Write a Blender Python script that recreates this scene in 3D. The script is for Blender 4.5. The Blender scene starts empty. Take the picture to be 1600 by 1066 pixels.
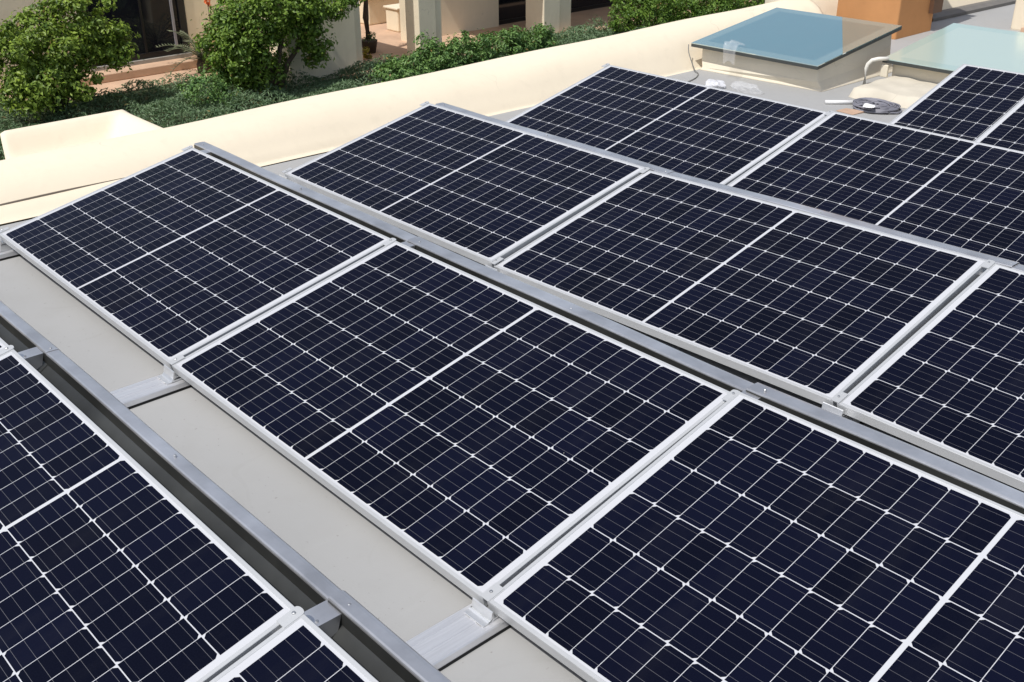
import bpy, math, random
import numpy as np
from mathutils import Vector, Matrix
random.seed(7); RNG = np.random.default_rng(7)
S = bpy.context.scene
C = S.collection
R_ = math.radians
PI = math.pi
ZR = -0.085            # roof deck height
ZG = -2.2              # garden level

# ------------------------------------------------------------------ camera
CAM = Vector((4.8958, -1.3665, 1.7366))
YAW, PIT, ROL, FPX = -0.8366, 0.4615, -0.0061, 1689.81
fw = Vector((math.sin(YAW)*math.cos(PIT), math.cos(YAW)*math.cos(PIT), -math.sin(PIT)))
rt = Vector((math.cos(YAW), -math.sin(YAW), 0)); up = rt.cross(fw)
rt2 = rt*math.cos(ROL) + up*math.sin(ROL); up2 = up*math.cos(ROL) - rt*math.sin(ROL)
cd = bpy.data.cameras.new('camera'); cam = bpy.data.objects.new('camera', cd); C.objects.link(cam)
m = Matrix((rt2, up2, -fw)).transposed().to_4x4(); m.translation = CAM
cam.matrix_world = m
cd.sensor_width = 36; cd.sensor_fit = 'HORIZONTAL'; cd.lens = 36*FPX/1600; cd.clip_end = 500; cd.clip_start = 0.05
S.camera = cam

def ray(x, y):
    return (fw*FPX + rt2*(x-800) - up2*(y-533)).normalized()
def on_z(x, y, z):
    r = ray(x, y); return CAM + r*((z-CAM.z)/r.z)
def on_x(x, y, X):
    r = ray(x, y); return CAM + r*((X-CAM.x)/r.x)

# ------------------------------------------------------------------ helpers
class MB:
    def __init__(s): s.v = []; s.f = []
    def add(s, v, f):
        o = len(s.v); s.v += [tuple(p) for p in v]; s.f += [tuple(i+o for i in q) for q in f]; return s
    def box(s, a, b, mat=None):
        x0, y0, z0 = a; x1, y1, z1 = b
        v = [(x0,y0,z0),(x1,y0,z0),(x1,y1,z0),(x0,y1,z0),(x0,y0,z1),(x1,y0,z1),(x1,y1,z1),(x0,y1,z1)]
        if mat: v = [mat @ Vector(p) for p in v]
        return s.add(v, [(0,3,2,1),(4,5,6,7),(0,1,5,4),(1,2,6,5),(2,3,7,6),(3,0,4,7)])
    def hexa(s, lo, hi):
        v = list(lo)+list(hi)
        return s.add(v, [(0,3,2,1),(4,5,6,7),(0,1,5,4),(1,2,6,5),(2,3,7,6),(3,0,4,7)])
    def sweep(s, sections, closed=False, caps=True):
        n = len(sections[0]); v = []; f = []
        for sec in sections: v += list(sec)
        k = n if closed else n-1
        for i in range(len(sections)-1):
            for j in range(k):
                a = i*n+j; b = i*n+(j+1) % n
                f.append((a, b, b+n, a+n))
        if caps and closed:
            f.append(tuple(range(n))[::-1]); f.append(tuple((len(sections)-1)*n+j for j in range(n)))
        return s.add(v, f)
    def tube(s, pts, r, n=8):
        pts = [Vector(p) for p in pts]; secs = []
        rr = r if isinstance(r, (list, tuple)) else [r]*len(pts)
        ref = Vector((0,0,1))
        for i, p in enumerate(pts):
            t = (pts[min(i+1, len(pts)-1)]-pts[max(i-1, 0)]).normalized()
            a = t.cross(ref)
            if a.length < 1e-3: a = t.cross(Vector((1,0,0)))
            a.normalize(); b = t.cross(a)
            secs.append([p + (a*math.cos(k*2*PI/n)+b*math.sin(k*2*PI/n))*rr[i] for k in range(n)])
        return s.sweep(secs, closed=True)
    def build(s, name, mat, parent=None, smooth=False, bevel=0):
        me = bpy.data.meshes.new(name); me.from_pydata(s.v, [], s.f); me.update()
        if mat: me.materials.append(mat)
        if smooth:
            for p in me.polygons: p.use_smooth = True
        o = bpy.data.objects.new(name, me); C.objects.link(o)
        if parent: o.parent = parent
        if bevel:
            b = o.modifiers.new('bevel', 'BEVEL'); b.width = bevel; b.segments = 3; b.limit_method = 'ANGLE'; b.angle_limit = R_(40)
            if smooth is False:
                pass
        return o

def tag(o, label=None, cat=None, group=None, kind=None):
    if label: o['label'] = label
    if cat: o['category'] = cat
    if group: o['group'] = group
    if kind: o['kind'] = kind
    return o
def empty(name, loc=(0,0,0), rot=(0,0,0)):
    o = bpy.data.objects.new(name, None); C.objects.link(o); o.location = loc; o.rotation_euler = rot
    o.empty_display_size = 0.1
    return o

# ------------------------------------------------------------------ materials
class NT:
    def __init__(s, name):
        s.m = bpy.data.materials.new(name); s.m.use_nodes = True
        s.t = s.m.node_tree; s.b = s.t.nodes['Principled BSDF']
    def n(s, typ, **kw):
        x = s.t.nodes.new(typ)
        for k, v in kw.items():
            if k == 'ins':
                for a, b in v.items():
                    if hasattr(b, 'is_output') or isinstance(b, bpy.types.NodeSocket): s.t.links.new(b, x.inputs[a])
                    else: x.inputs[a].default_value = b
            else: setattr(x, k, v)
        return x
    def math(s, op, a, b=0.0, c=0.0):
        x = s.n('ShaderNodeMath', operation=op)
        for i, v in enumerate((a, b, c)):
            if isinstance(v, bpy.types.NodeSocket): s.t.links.new(v, x.inputs[i])
            else: x.inputs[i].default_value = v
        return x.outputs[0]
    def mix(s, f, a, b):
        x = s.n('ShaderNodeMix', data_type='RGBA')
        for i, v in ((0, f), (6, a), (7, b)):
            if isinstance(v, bpy.types.NodeSocket): s.t.links.new(v, x.inputs[i])
            else: x.inputs[i].default_value = v if i == 0 else (*v[:3], 1)
        return x.outputs[2]
    def set(s, **kw):
        for k, v in kw.items():
            k = k.replace('_', ' ')
            if isinstance(v, bpy.types.NodeSocket): s.t.links.new(v, s.b.inputs[k])
            else:
                if isinstance(v, tuple) and len(v) == 3: v = (*v, 1)
                s.b.inputs[k].default_value = v
        return s
    def noise(s, scale, detail=4, rough=.55, coord='Object', stretch=None):
        tc = s.n('ShaderNodeTexCoord'); vec = tc.outputs[coord]
        if stretch:
            mp = s.n('ShaderNodeMapping', ins={'Vector': vec, 'Scale': stretch}); vec = mp.outputs[0]
        return s.n('ShaderNodeTexNoise', ins={'Vector': vec, 'Scale': scale, 'Detail': detail, 'Roughness': rough}).outputs[0]
    def bump(s, h, strength=.2, dist=.01):
        b = s.n('ShaderNodeBump', ins={'Height': h, 'Strength': strength, 'Distance': dist})
        s.t.links.new(b.outputs[0], s.b.inputs['Normal']); return s
    def ramp(s, f, lo, hi):
        return s.n('ShaderNodeMapRange', ins={0: f, 1: lo, 2: hi}).outputs[0]

def simple(name, col, rough=.6, metal=0., var=.12, scale=6, bump=0., bscale=60, spec=.5, stretch=None, coord='Object'):
    k = NT(name); nz = k.noise(scale, stretch=stretch, coord=coord)
    f = k.ramp(nz, .3, .7)
    c = k.mix(f, tuple(x*(1-var) for x in col), tuple(min(1, x*(1+var)) for x in col))
    k.set(Base_Color=c, Roughness=rough, Metallic=metal, Specular_IOR_Level=spec)
    if bump: k.bump(k.noise(bscale, 3, coord=coord), bump)
    return k.m

PU, PV, MG = 0.0790, 0.1605, 0.0105
GL = 20*PU+MG
def cell_material():
    k = NT('monocrystalline_cells')
    tc = k.n('ShaderNodeTexCoord'); sp = k.n('ShaderNodeSeparateXYZ', ins={0: tc.outputs['Object']})
    x, y = sp.outputs[0], sp.outputs[1]
    M = k.math
    half = M('GREATER_THAN', x, 10*PU+MG/2)
    xp = M('SUBTRACT', x, M('MULTIPLY', half, MG))
    ci = M('FLOOR', M('DIVIDE', xp, PU)); lx = M('SUBTRACT', xp, M('MULTIPLY', ci, PU))
    cj = M('FLOOR', M('DIVIDE', y, PV)); ly = M('SUBTRACT', y, M('MULTIPLY', cj, PV))
    dl, dr = lx, M('SUBTRACT', PU, lx)
    db = M('MINIMUM', ly, M('SUBTRACT', PV, ly))
    gi, gj = .00085, .0013
    inx = M('GREATER_THAN', M('MINIMUM', dl, dr), gi)
    iny = M('GREATER_THAN', db, gj)
    mid = M('GREATER_THAN', M('ABSOLUTE', M('SUBTRACT', x, 10*PU+MG/2)), MG/2+.0012)
    rng = M('MULTIPLY', M('MULTIPLY', M('GREATER_THAN', x, 0.), M('LESS_THAN', x, GL)),
            M('MULTIPLY', M('GREATER_THAN', y, 0.), M('LESS_THAN', y, 6*PV)))
    odd = M('MODULO', M('ADD', M('MODULO', M('ADD', cj, 60.), 2.), half), 2.)
    side = M('ADD', M('MULTIPLY', odd, dr), M('MULTIPLY', M('SUBTRACT', 1., odd), dl))
    # rounded corner: distance to the corner circle
    rc = .0088
    ex = M('MAXIMUM', M('SUBTRACT', rc+gi, side), 0.); ey = M('MAXIMUM', M('SUBTRACT', rc+gj, db), 0.)
    cham = M('LESS_THAN', M('ADD', ex, ey), rc)
    cell = M('MULTIPLY', M('MULTIPLY', M('MULTIPLY', inx, iny), M('MULTIPLY', mid, rng)), cham)
    bb = M('ABSOLUTE', M('SUBTRACT', M('FRACT', M('MULTIPLY', ly, 5/PV)), .5))
    bus = M('LESS_THAN', bb, .00042*5/PV)
    # per-cell tone
    cv = k.n('ShaderNodeCombineXYZ', ins={0: M('MULTIPLY', ci, 1.37), 1: M('MULTIPLY', cj, 2.11)})
    oi = k.n('ShaderNodeObjectInfo')
    cv2 = k.n('ShaderNodeVectorMath', operation='ADD', ins={0: cv.outputs[0], 1: oi.outputs['Location']})
    wn = k.n('ShaderNodeTexWhiteNoise', noise_dimensions='3D', ins={0: cv2.outputs[0]})
    tone = k.mix(wn.outputs[0], (.0028, .0036, .0095), (.0042, .0054, .0165))
    nz = k.n('ShaderNodeTexNoise', ins={'Vector': tc.outputs['Object'], 'Scale': 260., 'Detail': 2.})
    tone = k.mix(M('MULTIPLY', k.ramp(nz.outputs[0], .4, .8), .5), tone, (.006, .007, .017))
    c = k.mix(bus, tone, (.115, .115, .13))
    col = k.mix(cell, (.53, .54, .57), c)
    # thin dust, with runs down the slope
    mp = k.n('ShaderNodeMapping', ins={'Vector': tc.outputs['Object'], 'Scale': (5., 1.2, 1.)})
    off = k.n('ShaderNodeVectorMath', operation='ADD', ins={0: mp.outputs[0], 1: oi.outputs['Location']})
    dn = k.n('ShaderNodeTexNoise', ins={'Vector': off.outputs[0], 'Scale': 1.6, 'Detail': 6., 'Roughness': .6})
    col = k.mix(M('MULTIPLY', k.ramp(dn.outputs[0], .52, .9), .018), col, (.35, .34, .32))
    vo = k.n('ShaderNodeTexVoronoi', ins={'Vector': off.outputs[0], 'Scale': 3.1}); vo.inputs['Scale'].default_value = 1.
    vm = k.n('ShaderNodeVectorMath', operation='ADD', ins={0: tc.outputs['Object'], 1: oi.outputs['Location']})
    vs_ = k.n('ShaderNodeVectorMath', operation='SCALE', ins={0: vm.outputs[0], 'Scale': 5.5}); k.t.links.new(vs_.outputs[0], vo.inputs['Vector'])
    rs = k.n('ShaderNodeSeparateColor', ins={0: vo.outputs['Color']})
    speck = M('MULTIPLY', M('LESS_THAN', vo.outputs['Distance'], M('MULTIPLY', rs.outputs[0], .016)), M('GREATER_THAN', rs.outputs[1], .62))
    col = k.mix(M('MULTIPLY', speck, .75), col, (.62, .61, .58))
    k.set(Base_Color=col, Roughness=M('ADD', .09, M('MULTIPLY', dn.outputs[0], .05)), Specular_IOR_Level=.055)
    return k.m
M_CELL = cell_material()
M_ALU = simple('anodised_aluminium', (.58, .59, .60), .40, .35, .04, 9, 0, spec=.5)
M_CLAMP = simple('brushed_aluminium', (.78, .79, .80), .34, .75, .05, 30, .05, 200, stretch=(1, 8, 1))
M_RAIL = simple('extruded_aluminium', (.78, .78, .80), .36, .62, .08, 14, .04, 120, stretch=(12, .6, 1))
M_GALV = simple('galvanised_steel', (.68, .68, .70), .34, .80, .22, 6, .06, 30)
M_SHADE_TRAY = simple('shade_dark_steel', (.058, .060, .058), .36, .5, .45, 3.2, .08, 12)  # shade of the deflector recess put into a dark base colour
M_RUB = simple('black_rubber', (.012, .012, .012), .8)
M_BOLT = simple('bolt_steel', (.42, .43, .45), .4, .8)

def roof_mat():
    k = NT('grey_roof_membrane')
    a = k.noise(.9, 5); b = k.noise(9, 5); c = k.noise(160, 2)
    base = k.mix(k.ramp(a, .3, .7), (.352, .352, .349), (.390, .390, .387))
    base = k.mix(k.math('MULTIPLY', k.ramp(b, .52, .85), .35), base, (.335, .33, .32))
    pd = k.noise(1.7, 2, .4); rim = k.math('LESS_THAN', k.math('ABSOLUTE', k.math('SUBTRACT', pd, .56)), .006)
    base = k.mix(k.math('MULTIPLY', rim, k.math('MULTIPLY', k.ramp(b, .4, .7), .16)), base, (.29, .285, .27))
    sc_ = k.noise(22, 2, .5, stretch=(1, .16, 1)); base = k.mix(k.math('MULTIPLY', k.ramp(sc_, .66, .8), .07), base, (.50, .50, .49))
    sp_ = k.noise(75, 1, .5); base = k.mix(k.math('MULTIPLY', k.ramp(sp_, .74, .80), .5), base, (.20, .19, .17))
    k.set(Base_Color=base, Roughness=.72, Specular_IOR_Level=.3)
    k.bump(k.math('ADD', k.math('MULTIPLY', c, .25), b), .18, .004)
    return k.m
M_ROOF = roof_mat()
def stucco(name, col, var=.06, sc=2., b=.25):
    k = NT(name)
    a = k.noise(sc, 6); d = k.noise(14, 4); g = k.noise(150, 3)
    c = k.mix(k.ramp(a, .3, .7), tuple(x*(1-var) for x in col), tuple(x*(1+var) for x in col))
    c = k.mix(k.math('MULTIPLY', k.ramp(d, .58, .8), .25), c, tuple(x*.8 for x in col))
    st_ = k.noise(3.2, 5, .6, stretch=(2.2, 2.2, .35)); c = k.mix(k.math('MULTIPLY', k.ramp(st_, .56, .78), .16), c, tuple(x*.66 for x in col))
    tc = k.n('ShaderNodeTexCoord'); wv = k.n('ShaderNodeTexNoise', ins={'Vector': tc.outputs['Object'], 'Scale': 3., 'Detail': 3.})
    ov = k.n('ShaderNodeVectorMath', operation='ADD', ins={0: tc.outputs['Object'], 1: wv.outputs['Color']})
    vo = k.n('ShaderNodeTexVoronoi', feature='DISTANCE_TO_EDGE', ins={'Vector': ov.outputs[0], 'Scale': .8})
    crk = k.math('MULTIPLY', k.math('LESS_THAN', vo.outputs['Distance'], .0028), k.ramp(k.noise(1.9, 2), .50, .62))
    c = k.mix(k.math('MULTIPLY', crk, .38), c, tuple(x*.45 for x in col))
    k.set(Base_Color=c, Roughness=.85, Specular_IOR_Level=.25)
    k.bump(k.math('ADD', d, k.math('MULTIPLY', g, .35)), b, .006)
    return k.m
M_CREAM = stucco('cream_parapet_coating', (.80, .705, .55), .04, 1.4)
M_WALL = stucco('cream_stucco_wall', (.82, .725, .55), .05)
M_CURB = stucco('cream_curb_coating', (.74, .67, .54), .05, 4.)
M_ORANGE = stucco('orange_stucco', (.52, .255, .105), .07, 4.)
M_TERRA = stucco('terracotta_paving', (.58, .395, .275), .10, 3.)
M_SOIL = stucco('dark_garden_soil', (.05, .06, .03), .3, 2.)
M_EDGE = simple('dark_grey_sealant', (.045, .05, .048), .5)
M_DARKFRAME = simple('dark_window_frame', (.012, .011, .012), .35)
def glass_dark(name, col=(.010, .011, .016)):
    k = NT(name); k.set(Base_Color=col, Roughness=.05, Specular_IOR_Level=.5); return k.m
M_DGLASS = glass_dark('dark_window_glass')
M_BARK = simple('brown_bark', (.085, .062, .045), .9, 0, .35, 14, .6, 40)

def leaf_mat(name, a, b, trans=.25):
    k = NT(name)
    g = k.n('ShaderNodeNewGeometry')
    r = g.outputs['Random Per Island']
    nz = k.ramp(k.noise(5.5, 2, .5), .35, .68)
    c = k.mix(k.math('ADD', k.math('MULTIPLY', r, .5), k.math('MULTIPLY', nz, .5)), a, b)
    dead = k.math('GREATER_THAN', k.math('FRACT', k.math('MULTIPLY', r, 37.7)), .985)
    c = k.mix(dead, c, (.28, .20, .07))
    k.set(Base_Color=c, Roughness=.45, Specular_IOR_Level=.4)
    tr = k.n('ShaderNodeBsdfTranslucent', ins={0: k.mix(.5, c, (.12, .20, .02))})
    mx = k.n('ShaderNodeMixShader', ins={0: trans, 1: k.b.outputs[0], 2: tr.outputs[0]})
    k.t.links.new(mx.outputs[0], k.t.nodes['Material Output'].inputs[0])
    return k.m
M_LEAF1 = leaf_mat('citrus_leaves', (.045, .105, .016), (.34, .46, .060), .25)
M_LEAF2 = leaf_mat('tree_leaves', (.042, .105, .018), (.28, .42, .055), .25)
M_LEAF3 = leaf_mat('shrub_leaves', (.04, .12, .035), (.26, .42, .11), .2)
M_LEAF4 = leaf_mat('hedge_leaves', (.05, .12, .022), (.25, .40, .055), .25)
M_GRASS = leaf_mat('ground_cover_leaves', (.11, .19, .095), (.25, .36, .19), .15)
M_FROND = leaf_mat('grey_green_fronds', (.09, .11, .06), (.24, .26, .17), .15)

# ------------------------------------------------------------------ roof deck and ground
def parapet_base(y): return -.52+.042*y
def parapet_top(y): return .085+.0205*y
mb = MB()
N = 60
v = []; f = []
v = [(-.62-.0, -7, ZR), (12, -7, ZR), (12, 16, ZR), (-.02, 16, ZR)]
mb.add(v, [(0, 1, 2, 3)])
o = mb.build('roof_deck', M_ROOF); tag(o, kind='structure')
# garden ground
mb = MB(); g = 60
for i in range(g+1):
    for j in range(g+1):
        x = -80 + 160*i/g; y = -60+160*j/g
        mb.v.append((x, y, ZG-.06))
for i in range(g):
    for j in range(g):
        a = i*(g+1)+j; mb.f.append((a, a+g+1, a+g+2, a+1))
tag(mb.build('ground', M_SOIL), kind='structure')
# terrace paving
mb = MB(); mb.box((-17, 8.46, ZG-.05), (-9.95, 30, ZG-.03)); mb.box((-12.68, 3.0, ZG-.05), (-11.55, 9.0, ZG-.031))
tag(mb.build('terrace_paving', M_TERRA), kind='structure')

# ------------------------------------------------------------------ parapet
def sst(a, b, x):
    t = max(0, min(1, (x-a)/(b-a))); return t*t*(3-2*t)
par = empty('parapet_wall', (parapet_base(3), 3, ZR))
tag(par, 'long cream rounded parapet wall along the roof edge beside the solar panels', 'parapet wall')
prof = [(-.03, -.004), (0, .002), (.010, .008), (.018, .022), (.052, .22), (.090, .42), (.135, .62), (.18, .77), (.23, .88), (.28, .95), (.335, .99), (.385, 1.0), (.415, .985), (.435, .95), (.445, .88)]
secs = []
ys = np.concatenate([np.linspace(-6.5, 6.9, 60), np.linspace(6.95, 8.4, 40), np.linspace(8.6, 15.5, 24)])
for y in ys:
    h = parapet_top(y)-ZR; ub = parapet_base(y); sec = []
    nt_ = -.36*(sst(6.98, 7.06, y)-sst(8.2, 8.3, y)); ub += nt_; wob = .006*math.sin(y*2.1)+.004*math.sin(y*5.3+1)
    for q, (d, hh) in enumerate(prof):
        z = ZR+(hh*h if q > 3 else hh)
        sec.append(Vector((ub-d+(wob if q < 8 else wob*.4)-.0, y, z+(.004*math.sin(y*3.7) if q > 6 else 0)))-par.location)
    sec.append(Vector((ub-.45, y, ZG-.1))-par.location)
    secs.append(sec)
mb = MB(); mb.sweep(secs); mb.build('coated_wall', M_CREAM, par, smooth=True)
# lapped membrane strip low on the near part of the parapet
secs = []
for y in np.linspace(-2.5, 1.25, 40):
    h = parapet_top(y)-ZR; ub = parapet_base(y); t = max(0, min(1, (1.25-y)/.5)); th = .001+.013*t
    top = .30+.03*math.sin(y*2.2)
    sec = []
    for d, z in ((-.055, .003), (-.004, .006), (.014, .022), (.034, top*h*.55), (.070, top*h)):
        sec.append(Vector((ub-d+th, y, ZR+z+.002))-par.location)
    sec.append(Vector((ub-.082, y, ZR+top*h+.003))-par.location)
    secs.append(sec)
mb = MB(); mb.sweep(secs); mb.build('membrane_lap', M_CREAM, par, smooth=True)
# open, partly filled seam along the top of the lap
pts = []; rad = []
for y in np.linspace(-1.2, .98, 46):
    h = parapet_top(y)-ZR; ub = parapet_base(y); top = .30+.03*math.sin(y*2.2); t = max(0, min(1, (1.25-y)/.5)); th = .001+.013*t
    pts.append(Vector((ub-.070+th*.75, y, ZR+top*h+.004))-par.location); rad.append((.0022+.0038*abs(math.sin(y*3.1+.4)))*max(.15, min(1, (1.0-y)/.5)))
mb = MB(); mb.tube(pts, rad, 6); mb.build('open_seam', simple('dirty_seam', (.16, .13, .10), .8), par)
# dark grey strip along the foot of the far end
secs = []
for y in np.linspace(8.35, 15.4, 12):
    ub = parapet_base(y)
    secs.append([Vector(p)-par.location for p in ((ub+.10, y, ZR+.002), (ub+.10, y, ZR+.03), (ub+.03, y, ZR+.05), (ub-.03, y, ZR+.05))])
mb = MB(); mb.sweep(secs); mb.build('foot_strip', simple('grey_foot_strip', (.16, .15, .14), .6), par)
# bump-out with a low lip, outside the parapet near its front end
mb = MB(); nx, ny = 26, 26
u0, u1 = -1.50, -.80; v1 = 1.25
for i in range(nx+1):
    for j in range(ny+1):
        u = u0+(u1-u0)*i/nx; v0 = .34+(-.86-u)*.27; v_ = v0+(v1-v0)*j/ny
        floor = -.035+.115*sst(-1.10, -.84, u)
        lip = -.035+.137*(1-sst(-1.455, -1.30, u)); end = -.035+.13*sst(v1-.20, v1-.05, v_)
        z = max(floor, lip, min(.096, end))
        if i == 0: z = .075
        if i == 1: z = .097
        if j == 0: z -= .012
        if j == ny: z -= .02
        mb.v.append((u, v_, z))
def skirt(idx):
    base = len(mb.v)
    for a in idx: mb.v.append((mb.v[a][0], mb.v[a][1], ZG-.1))
    for k in range(len(idx)-1): mb.f.append((idx[k], idx[k+1], base+k+1, base+k))
for i in range(nx):
    for j in range(ny):
        a = i*(ny+1)+j; mb.f.append((a, a+ny+1, a+ny+2, a+1))
skirt([j for j in range(ny+1)]); skirt([i*(ny+1)+ny for i in range(nx+1)]); skirt([i*(ny+1) for i in range(nx, -1, -1)])
mb.v = [tuple(Vector(p)-par.location) for p in mb.v]
mb.build('lipped_ledge', M_CREAM, par, smooth=True)

# ------------------------------------------------------------------ solar panels
TILT = 0.2161
ROWS = {0: (1.6344, -1.4566), 1: (0., 0.), 2: (.053, 1.4426), 3: (.1077, 2.8912)}
PITCH = 1.6665
FMU, FMV = .0305, .017       # frame margin beyond the cell grid
EX = {'A': (.0073, -.0099, -.0051), 'B': (-.0088, -.0056, -.0048), 'C': (.0009, .0062, .0011), 'D': (-.0052, -.0039, -.0044),
      'E': (-.0036, .0151, -.0009), 'F': (.0052, -.0052, -.0009), 'G': (-.0006, -.0018, .0040), 'H': (.0033, .0003, .0096),
      'R': (.0015, -.0041, .0010), 'S': (.002, .001, .001), 'Q': (.003, .001, .001)}
PAN = {'Q': (0, -1), 'R': (0, 0), 'S': (0, 1), 'A': (1, 0), 'B': (1, 1), 'C': (1, 2), 'D': (2, 0), 'E': (2, 1), 'F': (2, 2), 'G': (3, 0), 'H': (3, 1)}
LAB = {
 'Q': 'solar panel corner poking in at the left edge, front row',
 'R': 'large dark solar panel in the lower left corner of the photo, front row',
 'S': 'solar panel cut by the bottom edge, right of the lower left corner panel',
 'A': 'leftmost solar panel of the second row, near the cream parapet ledge',
 'B': 'full solar panel in the middle of the second row, beside the bare grey roof strip',
 'C': 'largest solar panel at the lower right, right end of the second row',
 'D': 'leftmost solar panel of the third row, slightly smeared, beside the parapet',
 'E': 'full solar panel at the centre right, middle of the third row',
 'F': 'solar panel cut by the right edge at mid height, third row right end',
 'G': 'leftmost solar panel of the fourth row, nearest the blue glass skylight',
 'H': 'solar panel at the right of the fourth row, in front of the coiled black cable'}
def frame_mesh():
    x0, x1, y0, y1 = -FMU, GL+FMU, -FMV, 6*PV+FMV
    pr = [(.024, -.0305), (.024, -.032), (0, -.032), (0, .0004), (.0012, .0016), (.0100, .0016), (.0108, .0010), (.0108, -.0025)]
    secs = [[], [], [], [], []]
    for d, z in pr:
        cs = [(x0+d, y0+d, z), (x1-d, y0+d, z), (x1-d, y1-d, z), (x0+d, y1-d, z)]
        for k in range(5): secs[k].append(cs[k % 4])
    mb = MB(); mb.sweep(secs); return mb
proto = None
def make_proto():
    global proto
    root = empty('solar_panel')
    frame_mesh().build('frame', M_ALU, root)
    mb = MB(); x0, x1, y0, y1 = -FMU+.009, GL+FMU-.009, -FMV+.009, 6*PV+FMV-.009
    mb.add([(x0, y0, 0), (x1, y0, 0), (x1, y1, 0), (x0, y1, 0), (x0, y0, -.005), (x1, y0, -.005), (x1, y1, -.005), (x0, y1, -.005)],
           [(0, 1, 2, 3), (7, 6, 5, 4), (0, 4, 5, 1), (1, 5, 6, 2), (2, 6, 7, 3), (3, 7, 4, 0)])
    mb.build('cell_sheet', M_CELL, root)
    proto = root
make_proto()
def panel_at(loc, rot, label, first=[True]):
    if first[0]:
        o = proto; first[0] = False
    else:
        o = proto.copy(); C.objects.link(o)
        for ch in list(proto.children):
            c = ch.copy(); C.objects.link(c); c.parent = o
    o.location = loc; o.rotation_euler = rot
    tag(o, label, 'solar panel', 'tilted solar panels on the roof')
    return o
MAT = {}
for k, (r, c) in PAN.items():
    e0, e1, e2 = EX[k]; x0, y0 = ROWS[r]
    loc = Vector((x0+c*PITCH, y0, e0-e1-e2)); rot = (TILT+e2/.4815, -math.atan(e1/.793), 0)
    panel_at(loc, rot, LAB[k])
    from mathutils import Euler
    MAT[k] = Matrix.Translation(loc) @ Euler(rot).to_matrix().to_4x4()
# the two panels of the last row
locI = Vector((1.835, 4.384, .083)); eI = Euler((.256, 0, .015)); MI = Matrix.Translation(locI) @ eI.to_matrix().to_4x4()
locI = MI @ Vector((0, -PV, 0))
panel_at(locI, eI, 'solar panel at the upper right corner in front of the pale green skylight')
MI = Matrix.Translation(locI) @ eI.to_matrix().to_4x4()
locJ = MI @ Vector((6*PU+.055+.012, -.025, .036)); eJ = eI
panel_at(locJ, eJ, 'solar panel sliver at the right edge, lying over the upper right panel')

def pw(k, x, y, z): return MAT[k] @ Vector((x, y, z))

# ------------------------------------------------------------------ mounting rails
rows_rails = {0: ((-1, 0), (0, 1)), 1: ((None, 0), (0, 1), (1, 2)), 2: ((None, 0), (0, 1), (1, 2)), 3: ((None, 0), (0, 1))}
rail_lab = {(0, 0): 'aluminium rail under the gap left of the lower left corner panel', (0, 1): 'aluminium rail under the gap of the front row panels at the bottom edge',
 (1, 0): 'aluminium rail end at the left corner of the second row, at the left edge', (1, 1): 'short bright aluminium rail crossing the grey roof strip at the left', (1, 2): 'wide aluminium rail crossing the grey roof strip at the bottom centre',
 (2, 0): 'aluminium rail at the left corner of the third row by the parapet', (2, 1): 'aluminium rail under the first panel gap of the third row', (2, 2): 'aluminium rail under the second panel gap of the third row',
 (3, 0): 'aluminium rail under the left end of the fourth row', (3, 1): 'aluminium rail under the gap between the fourth row panels'}
def rail_mesh(L):
    w = .055
    pr = [(-w-.012, .0), (-w-.012, .003), (-w, .005), (-w+.002, .017), (-w+.005, .0205), (-.030, .0205), (-.028, .0185), (-.012, .0185), (-.010, .0205), (.010, .0205), (.012, .0185), (.028, .0185), (.030, .0205), (w-.005, .0205), (w-.002, .017), (w, .003), (w, .0)]
    mb = MB(); mb.sweep([[(x, 0, z+.009) for x, z in pr], [(x, L, z+.009) for x, z in pr]], closed=True)
    pad = MB(); pad.box((-w-.006, .02, 0), (w+.001, L-.02, .0085))
    return mb, pad
RA = rail_mesh(1.42)
for r, gaps in rows_rails.items():
    for n, (a, b) in enumerate(gaps):
        x0, y0 = ROWS[r]
        gx = x0 + (b*PITCH - (PITCH-GL)/2 if a is not None else -.03)
        t = empty('mounting_rail', (gx, y0-.335, ZR+.001)); tag(t, rail_lab[(r, n)], 'mounting rail', 'mounting rails under the panel gaps')
        RA[0].build('extrusion', M_RAIL, t); RA[1].build('rubber_pad', M_RUB, t)

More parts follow.
